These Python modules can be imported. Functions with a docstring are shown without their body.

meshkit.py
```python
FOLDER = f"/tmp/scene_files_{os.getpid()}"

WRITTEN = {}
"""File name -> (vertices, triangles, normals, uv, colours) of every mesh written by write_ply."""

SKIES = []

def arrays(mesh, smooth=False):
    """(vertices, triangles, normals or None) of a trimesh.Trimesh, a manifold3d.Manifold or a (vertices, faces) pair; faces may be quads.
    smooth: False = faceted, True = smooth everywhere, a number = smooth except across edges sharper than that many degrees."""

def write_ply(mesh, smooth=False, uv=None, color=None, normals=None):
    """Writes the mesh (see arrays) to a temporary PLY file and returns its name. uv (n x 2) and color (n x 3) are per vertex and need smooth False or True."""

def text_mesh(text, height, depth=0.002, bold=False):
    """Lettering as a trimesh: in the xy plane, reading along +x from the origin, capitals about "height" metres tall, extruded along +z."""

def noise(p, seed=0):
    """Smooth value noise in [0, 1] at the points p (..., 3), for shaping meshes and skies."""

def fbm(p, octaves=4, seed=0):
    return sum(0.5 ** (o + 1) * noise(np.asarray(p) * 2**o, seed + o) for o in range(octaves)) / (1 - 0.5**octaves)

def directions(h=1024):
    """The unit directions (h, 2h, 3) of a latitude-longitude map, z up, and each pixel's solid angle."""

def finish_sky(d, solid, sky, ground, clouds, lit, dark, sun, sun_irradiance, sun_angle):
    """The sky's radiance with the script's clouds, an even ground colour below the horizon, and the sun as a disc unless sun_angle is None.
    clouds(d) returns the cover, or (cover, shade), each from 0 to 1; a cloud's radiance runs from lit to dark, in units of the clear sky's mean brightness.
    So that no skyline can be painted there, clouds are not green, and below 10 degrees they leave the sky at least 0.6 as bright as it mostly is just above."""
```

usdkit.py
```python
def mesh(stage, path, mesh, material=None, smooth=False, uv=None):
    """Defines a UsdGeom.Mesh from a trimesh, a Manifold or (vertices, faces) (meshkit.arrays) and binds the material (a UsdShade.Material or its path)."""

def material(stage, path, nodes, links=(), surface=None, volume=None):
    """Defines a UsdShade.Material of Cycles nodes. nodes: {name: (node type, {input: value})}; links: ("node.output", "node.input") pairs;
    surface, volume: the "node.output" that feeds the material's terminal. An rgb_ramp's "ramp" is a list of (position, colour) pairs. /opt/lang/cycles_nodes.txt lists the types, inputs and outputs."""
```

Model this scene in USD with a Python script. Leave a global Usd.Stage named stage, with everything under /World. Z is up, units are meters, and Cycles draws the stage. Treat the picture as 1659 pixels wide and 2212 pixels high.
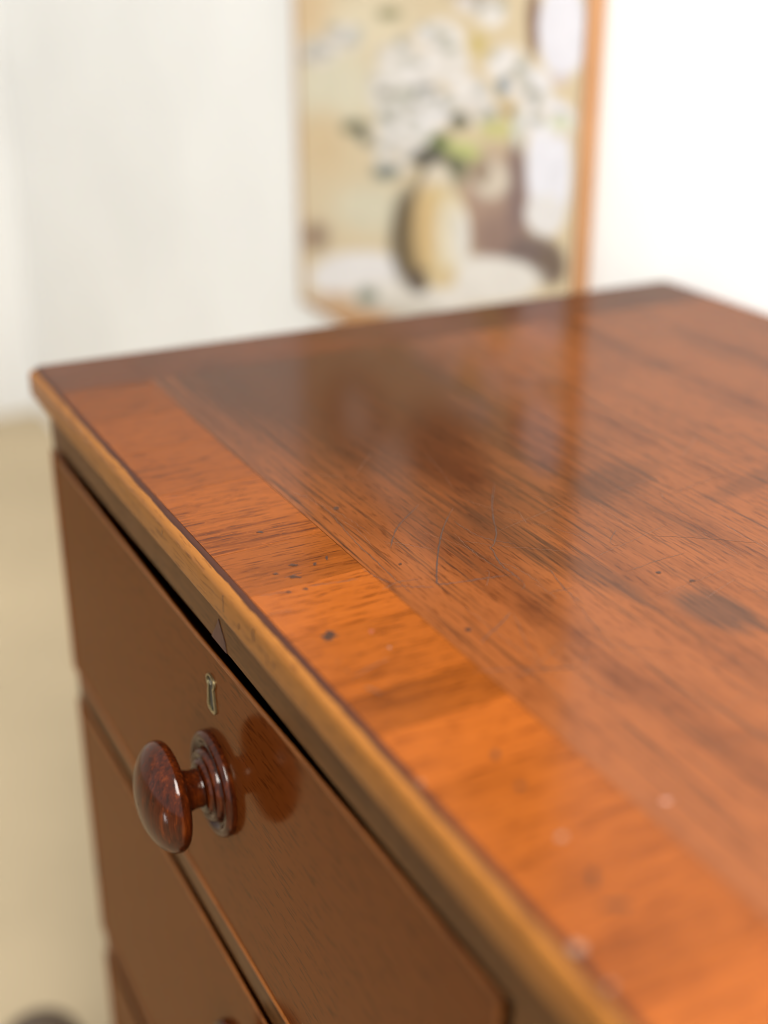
import math, random
import numpy as np
import trimesh
import shapely
import shapely.affinity
from shapely.geometry import Polygon, Point
import usdkit, meshkit
from pxr import Usd, UsdGeom, UsdLux, UsdShade, Gf, Sdf, Vt

stage = Usd.Stage.CreateInMemory()
UsdGeom.SetStageUpAxis(stage, "Z")
UsdGeom.SetStageMetersPerUnit(stage, 1.0)
W = UsdGeom.Xform.Define(stage, "/World")
stage.SetDefaultPrim(W.GetPrim())
rng = random.Random(7)
nr = np.random.default_rng(11)
H = 0.78                                   # height of the chest's top above the floor
D = 0.46                                   # depth of the top
LEN = 1.10                                 # its length

# ------------------------------------------------------------------ camera
cam = UsdGeom.Camera.Define(stage, "/World/camera")
CAM = np.array([-0.15858, -0.75351, H + 0.22971])
PITCH, YAW = math.radians(23.49), math.radians(27.24)
fw = np.array([math.sin(YAW) * math.cos(PITCH), math.cos(YAW) * math.cos(PITCH), -math.sin(PITCH)])
rt = np.array([math.cos(YAW), -math.sin(YAW), 0.0])
up = np.cross(rt, fw)
cam.AddTransformOp().Set(Gf.Matrix4d(*rt, 0, *up, 0, *(-fw), 0, *CAM, 1))
cam.CreateHorizontalApertureAttr(20.0)
cam.CreateVerticalApertureAttr(20.0 * 4 / 3)
cam.CreateFocalLengthAttr(20.0 * 2856.0 / 1659.0)
cam.CreateFocusDistanceAttr(0.545)
cam.CreateFStopAttr(2.15)
cam.CreateClippingRangeAttr(Gf.Vec2f(0.02, 100))
cam.CreateExposureAttr(0.0)

# ------------------------------------------------------------------ light: a soft interior, a window behind the camera to the right
dome = UsdLux.DomeLight.Define(stage, "/World/room_light")
dome.CreateColorAttr(Gf.Vec3f(0.95, 0.985, 1.0))
dome.CreateIntensityAttr(0.36)


def rect_light(name, pos, target, w, h, intensity, color):
    l = UsdLux.RectLight.Define(stage, "/World/" + name)
    p, t = np.array(pos, float), np.array(target, float)
    z = p - t
    z /= np.linalg.norm(z)
    x = np.cross([0, 0, 1.0], z)
    x /= np.linalg.norm(x)
    y = np.cross(z, x)
    l.AddTransformOp().Set(Gf.Matrix4d(*x, 0, *y, 0, *z, 0, *p, 1))
    l.CreateWidthAttr(w)
    l.CreateHeightAttr(h)
    l.CreateIntensityAttr(intensity)
    l.CreateColorAttr(Gf.Vec3f(*color))
    return l


rect_light("window_light", (0.0, -1.2, H + 0.9), (0.42, -0.15, H + .1), 0.6, 0.7, 36.0, (1.0, 0.97, 0.93))

rect_light("added_knob_glint_light", (-1.05, -.36, H - .58), (-.03, -.3, H - .12), .10, .17, 14.0, (.92, .96, 1.0))  # unseen added lamp, placed only to put a glint on the knob

# ------------------------------------------------------------------ helpers
used = {}


def path_for(name, parent):
    base = "/World" if parent is None else str(parent.GetPath())
    k = used.get((base, name), 0)
    used[(base, name)] = k + 1
    return f"{base}/{name}" + (f"_{k:03d}" if k else "")


def tag(p, **kw):
    for k, v in kw.items():
        p.SetCustomDataByKey(k, v)
    return p


def obj(name, mesh, mat, parent=None, smooth=30, **kw):
    m = usdkit.mesh(stage, path_for(name, parent), mesh, mat, smooth=smooth)
    return tag(m.GetPrim(), **kw)


def thing(name, label, category, loc=(0, 0, 0), group=None):
    x = UsdGeom.Xform.Define(stage, path_for(name, None))
    x.AddTranslateOp().Set(Gf.Vec3d(*loc))
    tag(x.GetPrim(), label=label, category=category)
    if group:
        tag(x.GetPrim(), group=group)
    return x.GetPrim()


def srgb(h):
    c = np.array([int(h[i:i + 2], 16) / 255 for i in (0, 2, 4)])
    return tuple(np.where(c <= 0.04045, c / 12.92, ((c + 0.055) / 1.055) ** 2.4))


def box(x0, x1, y0, y1, z0, z1, bevel=0.0):
    """A box, its edges chamfered."""
    if bevel <= 0:
        m = trimesh.creation.box([x1 - x0, y1 - y0, z1 - z0])
        m.apply_translation([(x0 + x1) / 2, (y0 + y1) / 2, (z0 + z1) / 2])
        return m
    b = bevel
    pts = []
    for sx, sy, sz in np.ndindex(2, 2, 2):
        X, Y, Z = (x0, x1)[sx], (y0, y1)[sy], (z0, z1)[sz]
        dx, dy, dz = (b, -b)[sx], (b, -b)[sy], (b, -b)[sz]
        for k in (0.0, 0.29):
            q = 1 - k
            pts += [(X + dx * k, Y + dy, Z + dz * q * 0 + dz), (X + dx, Y + dy * k, Z + dz), (X + dx, Y + dy, Z + dz * k)]
            pts += [(X + dx * .29, Y + dy * .29, Z + dz), (X + dx * .29, Y + dy, Z + dz * .29), (X + dx, Y + dy * .29, Z + dz * .29)]
    return trimesh.Trimesh(pts).convex_hull


def loft(rings, cap0=True, cap1=True):
    """Closed rings of equal length joined into a skin."""
    n = len(rings[0])
    v = np.vstack(rings)
    f = []
    for k in range(len(rings) - 1):
        for i in range(n):
            a, b = k * n + i, k * n + (i + 1) % n
            f += [(a, b, b + n), (a, b + n, a + n)]
    v = list(map(tuple, v))
    for use, k, flip in ((cap0, 0, 1), (cap1, len(rings) - 1, 0)):
        if use:
            c = len(v)
            v.append(tuple(np.mean(rings[k], 0)))
            for i in range(n):
                a, b = k * n + i, k * n + (i + 1) % n
                f.append((c, b, a) if flip else (c, a, b))
    m = trimesh.Trimesh(np.array(v), np.array(f), process=False)
    m.fix_normals()
    return m


def lathe(profile, sides=72):
    """(radius, height) pairs revolved about z."""
    m = trimesh.creation.revolve(np.array(profile, float), sections=sides)
    if m.volume < 0:
        m.invert()
    return m


def bezier_round(pts, it=3):
    """Chaikin smoothing of an open polyline."""
    p = np.array(pts, float)
    for _ in range(it):
        q = [p[0]]
        for a, b in zip(p[:-1], p[1:]):
            q += [a * .75 + b * .25, a * .25 + b * .75]
        q.append(p[-1])
        p = np.array(q)
    return p


# ------------------------------------------------------------------ materials
def simple(name, color, rough=0.5, **kw):
    return usdkit.material(stage, "/World/Looks/" + name, {"p": ("principled_bsdf", {"base_color": color, "roughness": rough, **kw})}, surface="p.BSDF")


def wood(name, axis, dark, mid, light, seed=0.0, rough=0.16, figure=26.0, stretch=0.06, pores=1.0, blotch=0.5, stains_and_sheen=(), contrast=1.0, warp=0.5, bump=.10, gloss=.45, gtint=(1, .95, .90)):
    """Polished mahogany: figure and ribbon bands along the grain axis, fine fibres, open pores, cloudy tone, old stain marks, and dulled sheen painted dark."""
    def sc(cross, along):
        s = [cross] * 3
        s[axis] = along
        return tuple(s)

    loc = (seed * 3.17, seed * 1.93, seed * 2.41)
    n = {
        "tc": ("texture_coordinate", {}),
        "mw": ("mapping", {"scale": (9, 9, 9), "location": loc}),
        "nw": ("noise_texture", {"scale": 1.0, "detail": 2.0}),
        "wsub": ("mix_vector", {"fac": 1.0}),
        "mA": ("mapping", {"scale": sc(figure, figure * stretch), "location": loc}),
        "nA": ("noise_texture", {"scale": 1.0, "detail": 5.0, "roughness": 0.62, "distortion": warp}),
        "mB": ("mapping", {"scale": sc(430, 11), "location": loc}),
        "nB": ("noise_texture", {"scale": 1.0, "detail": 4.0, "roughness": 0.65, "distortion": 0.25}),
        "mC": ("mapping", {"scale": sc(950, 75), "location": loc}),
        "nC": ("noise_texture", {"scale": 1.0, "detail": 2.0, "roughness": 0.6}),
        "mD": ("mapping", {"scale": sc(17, 8), "location": loc}),
        "nD": ("noise_texture", {"scale": 1.0, "detail": 4.0, "roughness": 0.6, "distortion": 0.4}),
        "mE": ("mapping", {"scale": sc(1200, 420), "location": loc}),
        "nE": ("noise_texture", {"scale": 1.0, "detail": 1.0}),
        "a1": ("math", {"math_type": "multiply", "value2": 0.52}),
        "a2": ("math", {"math_type": "multiply_add", "value2": 0.36}),
        "a3": ("math", {"math_type": "multiply_add", "value2": blotch * 0.6}),
        "norm": ("map_range", {"from_min": 0.30 + blotch * 0.15, "from_max": 0.30 + blotch * 0.15 + 0.30 / contrast, "to_min": 0.0, "to_max": 1.0, "clamp": True}),
        "ramp": ("rgb_ramp", {"ramp": [(0.0, dark), (0.42, mid), (0.62, tuple(np.array(mid) * .55 + np.array(light) * .45)), (1.0, light)]}),
        "pr": ("rgb_ramp", {"ramp": [(0.0, (.20, .15, .12)), (0.34, (.38, .30, .26)), (0.45, (1, 1, 1)), (1.0, (1, 1, 1))]}),
        "pm": ("mix_color", {"blend_type": "multiply", "fac": 0.62 * pores}),
        "sr": ("rgb_ramp", {"ramp": [(0.0, (1, 1, 1)), (0.60, (1, 1, 1)), (0.72, (1.0, 1.0, 1.0)), (1.0, (1, 1, 1))]}),
        "er": ("map_range", {"from_min": 0.66, "from_max": 0.80, "to_min": 0.0, "to_max": 0.30 * pores, "clamp": True}),
        "em": ("mix_color", {"blend_type": "mix", "b": tuple(np.minimum(np.array(light) * 1.8, .9))}),
        "rr": ("map_range", {"from_min": 0.3, "from_max": 0.7, "to_min": rough * 0.72, "to_max": rough * 1.45, "clamp": True}),
        "h1": ("math", {"math_type": "multiply", "value2": 0.5}),
        "h2": ("math", {"math_type": "multiply_add", "value2": 0.5}),
        "bump": ("bump", {"strength": bump, "distance": 0.0006}),
        "p": ("principled_bsdf", {"specular_ior_level": 0.0}),
        "fr": ("fresnel", {"IOR": 1.5}),
        "fk": ("math", {"math_type": "multiply", "value2": gloss}),
        "gl": ("glossy_bsdf", {"color": gtint}),
        "mx": ("mix_closure", {}),
    }
    L = [("tc.object", m + ".vector") for m in ("mw", "mA", "mB", "mC", "mD", "mE")]
    L += [("mw.vector", "nw.vector"), ("mA.vector", "nA.vector"), ("mB.vector", "nB.vector"), ("mC.vector", "nC.vector"), ("mD.vector", "nD.vector"), ("mE.vector", "nE.vector"),
          ("nA.fac", "a1.value1"), ("nB.fac", "a2.value1"), ("a1.value", "a2.value3"), ("nD.fac", "a3.value1"), ("a2.value", "a3.value3"),
          ("a3.value", "norm.value"), ("norm.result", "ramp.fac"), ("nC.fac", "pr.fac"), ("ramp.color", "pm.a"), ("pr.color", "pm.b"),
          ("pm.result", "em.a"), ("nE.fac", "er.value"), ("er.result", "em.fac"),
          ("nD.fac", "rr.value"), ("rr.result", "p.roughness"), ("rr.result", "gl.roughness"), ("bump.normal", "gl.normal"), ("fr.fac", "fk.value1"), ("fk.value", "mx.fac"), ("p.BSDF", "mx.closure1"), ("gl.BSDF", "mx.closure2"),
          ("nB.fac", "h1.value1"), ("nC.fac", "h2.value1"), ("h1.value", "h2.value3"), ("h2.value", "bump.height"), ("bump.normal", "p.normal")]
    del n["nw"], n["mw"], n["wsub"], n["sr"]
    L = [l for l in L if not any(t.split(".")[0] in ("nw", "mw") for t in l)]
    last = "em.result"
    for i, (cx, cy, cz, lx, ly, ang, col, amount) in enumerate(stains_and_sheen):
        # old marks and the painted dull sheen, each a soft ellipse broken up by the grain noise
        n[f"sm{i}"] = ("mapping", {"mapping_type": "texture", "location": (cx, cy, cz), "rotation": (0, 0, ang), "scale": (lx, ly, 1.0)})
        n[f"sa{i}"] = ("mix_vector", {"fac": 0.22})
        n[f"sg{i}"] = ("gradient_texture", {"gradient_type": "spherical"})
        n[f"sx{i}"] = ("math", {"math_type": "multiply_add", "value2": 1.1, "value3": -0.55})
        n[f"sy{i}"] = ("math", {"math_type": "add"})
        n[f"sr{i}"] = ("map_range", {"from_min": 0.05, "from_max": 0.55, "to_min": 0.0, "to_max": amount, "clamp": True})
        n[f"sc{i}"] = ("mix_color", {"blend_type": "mix", "b": col})
        del n[f"sa{i}"]
        L += [("tc.object", f"sm{i}.vector"), (f"sm{i}.vector", f"sg{i}.vector"), ("nB.fac", f"sx{i}.value1"), (f"sx{i}.value", f"sy{i}.value1"), (f"sg{i}.fac", f"sy{i}.value2"),
              (f"sy{i}.value", f"sr{i}.value"), (f"sr{i}.result", f"sc{i}.fac"), (last, f"sc{i}.a")]
        last = f"sc{i}.result"
    L.append((last, "p.base_color"))
    return usdkit.material(stage, "/World/Looks/" + name, n, L, surface="mx.closure")


def plaster(name, color, rough=0.6, scale=60, bump=0.05, var=0.06):
    c = np.array(color)
    return usdkit.material(stage, "/World/Looks/" + name, {
        "tc": ("texture_coordinate", {}), "n": ("noise_texture", {"scale": scale, "detail": 5.0}), "m": ("noise_texture", {"scale": 2.2, "detail": 3.0}),
        "r": ("rgb_ramp", {"ramp": [(0.3, tuple(c * (1 - var))), (0.7, tuple(np.minimum(c * (1 + var), 1)))]}),
        "b": ("bump", {"strength": bump, "distance": 0.002}), "p": ("principled_bsdf", {"roughness": rough})},
        [("tc.object", "n.vector"), ("tc.object", "m.vector"), ("m.fac", "r.fac"), ("r.color", "p.base_color"), ("n.fac", "b.height"), ("b.normal", "p.normal")], surface="p.BSDF")
SCRATCHES = [
    (0.55, [(0.1121, -0.2939), (0.1015, -0.3054), (0.0892, -0.322), (0.0744, -0.3459), (0.069, -0.3559), (0.0755, -0.3573), (0.0837, -0.3586), (0.1003, -0.3612), (0.1014, -0.3638)]),
    (0.5, [(0.1441, -0.2767), (0.1307, -0.296), (0.1219, -0.3112), (0.1159, -0.3244), (0.1073, -0.3357), (0.105, -0.3356), (0.105, -0.3392), (0.1021, -0.3458), (0.1004, -0.3552), (0.1005, -0.3623), (0.1, -0.3718), (0.0956, -0.3744)]),
    (0.5, [(0.101, -0.2832), (0.0848, -0.2968), (0.0787, -0.303), (0.0729, -0.3113), (0.0686, -0.3179)]),
    (0.45, [(0.0826, -0.3879), (0.0744, -0.3941), (0.0638, -0.4004), (0.0602, -0.4035)]),
    (0.3, [(0.0537, -0.349), (0.0602, -0.3531), (0.067, -0.3568)]),
    (0.35, [(0.0498, -0.3292), (0.0514, -0.34), (0.0545, -0.3475)]),
    (0.35, [(0.1056, -0.3052), (0.1058, -0.3215), (0.1101, -0.3305), (0.116, -0.3379)]),
    (0.35, [(0.1158, -0.3632), (0.1105, -0.3821), (0.1105, -0.3951)]),
    (0.3, [(0.0478, -0.4189), (0.064, -0.425), (0.0835, -0.4335)]),
    (0.3, [(0.0621, -0.2731), (0.0586, -0.304), (0.0576, -0.3312), (0.0567, -0.3581)]),
    (0.35, [(0.0481, -0.3499), (0.0567, -0.3466), (0.0623, -0.3476), (0.0655, -0.3483)]),
    (0.3, [(0.1618, -0.3455), (0.154, -0.3519), (0.1514, -0.3562), (0.1528, -0.3591)]),
    (0.24, [(0.1414, -0.3799), (0.1571, -0.3776), (0.1659, -0.3768), (0.1729, -0.3771)]),
    (0.24, [(0.1126, -0.3771), (0.1063, -0.4021), (0.1, -0.4246), (0.0988, -0.4369)]),
    (0.24, [(0.0894, -0.4273), (0.0836, -0.4337), (0.0813, -0.4387), (0.0808, -0.4429)]),
    (0.21, [(0.0567, -0.4276), (0.0704, -0.4292), (0.0826, -0.4333)]),
    (0.18, [(0.1716, -0.3563), (0.193, -0.372), (0.2053, -0.3828)]),
    (0.21, [(0.104, -0.3814), (0.1077, -0.3814), (0.1147, -0.3821)]),
    (0.24, [(0.0916, -0.3542), (0.0947, -0.3538), (0.0858, -0.3653)]),
    (0.3, [(0.2435, -0.3179), (0.2245, -0.3207), (0.207, -0.3251)]),
    (0.27, [(0.2036, -0.3207), (0.1998, -0.337), (0.1983, -0.3512)]),
    (0.45, [(0.0243, -0.3339), (0.0336, -0.3357), (0.0441, -0.3372)]),
    (0.4, [(0.0189, -0.3233), (0.0269, -0.3224)]),
    (0.4, [(0.0009, -0.3484), (0.0064, -0.3486), (0.0116, -0.3495)]),
    (0.5, [(0.0089, -0.4041), (0.0176, -0.4004), (0.0265, -0.398)]),
    (0.8, [(0.0105, -0.4115), (0.0117, -0.415), (0.0142, -0.4174)]),
    (0.35, [(0.0041, -0.3329), (0.0101, -0.3341), (0.0172, -0.3349)]),
]
SPOTS = [
    (0.027, -0.3144, 0.0018, -0.0009, -0.0004, -0.001, 0),
    (0.0348, -0.3174, 0.0006, -0.0003, -0.0006, -0.0013, 0),
    (0.0414, -0.3145, 0.0004, -0.0002, -0.0009, -0.002, 0),
    (0.023, -0.3244, 0.0021, -0.0011, -0.0004, -0.001, 0),
    (0.0226, -0.3358, 0.001, -0.0005, -0.0004, -0.0009, 0),
    (0.0158, -0.3352, 0.0009, -0.0005, -0.0003, -0.0008, 0),
    (0.015, -0.3737, 0.0029, -0.0015, -0.0014, -0.0029, 0),
    (0.0297, -0.3779, 0.001, -0.0005, -0.0007, -0.0013, 1),
    (0.0301, -0.3912, 0.0007, -0.0004, -0.0005, -0.0009, 2),
    (0.0667, -0.2705, 0.0011, -0.0006, -0.0008, -0.0016, 0),
    (0.0651, -0.333, 0.0006, -0.0003, -0.0004, -0.0008, 0),
    (0.0283, -0.4654, 0.0008, -0.0004, -0.0011, -0.0018, 0),
    (0.0271, -0.2787, 0.0012, -0.0006, -0.0004, -0.0009, 0),
    (0.0175, -0.3186, 0.001, -0.0005, -0.0003, -0.0008, 0),
    (0.0614, -0.3925, 0.0012, -0.0006, -0.0006, -0.001, 0),
    (0.1522, -0.3865, 0.0011, -0.0006, -0.0007, -0.0009, 0),
    (0.1593, -0.3982, 0.001, -0.0005, -0.0007, -0.0008, 0),
    (0.0096, -0.3917, 0.0005, -0.0003, -0.0003, -0.0006, 0),
    (0.0097, -0.3986, 0.0005, -0.0002, -0.0003, -0.0006, 0),
    (0.0236, -0.5079, 0.0016, -0.0008, -0.0011, -0.0016, 2),
    (0.0596, -0.5081, 0.0016, -0.0008, -0.0009, -0.0011, 3),
    (0.0019, -0.5468, 0.0022, -0.0011, -0.0015, -0.0022, 2),
    (0.0015, -0.5609, 0.0012, -0.0006, -0.0008, -0.0011, 2),
    (0.0282, -0.4651, 0.0009, -0.0005, -0.0012, -0.0019, 0),
    (0.0211, -0.5262, 0.0008, -0.0004, -0.0022, -0.0031, 0),
    (0.02, -0.5381, 0.0032, -0.0017, -0.0009, -0.0012, 0),
    (0.0009, -0.4675, 0.0009, -0.0004, -0.0005, -0.0008, 2),
    (0.0263, -0.4826, 0.0012, -0.0006, -0.0008, -0.0012, 0),
]
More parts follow.
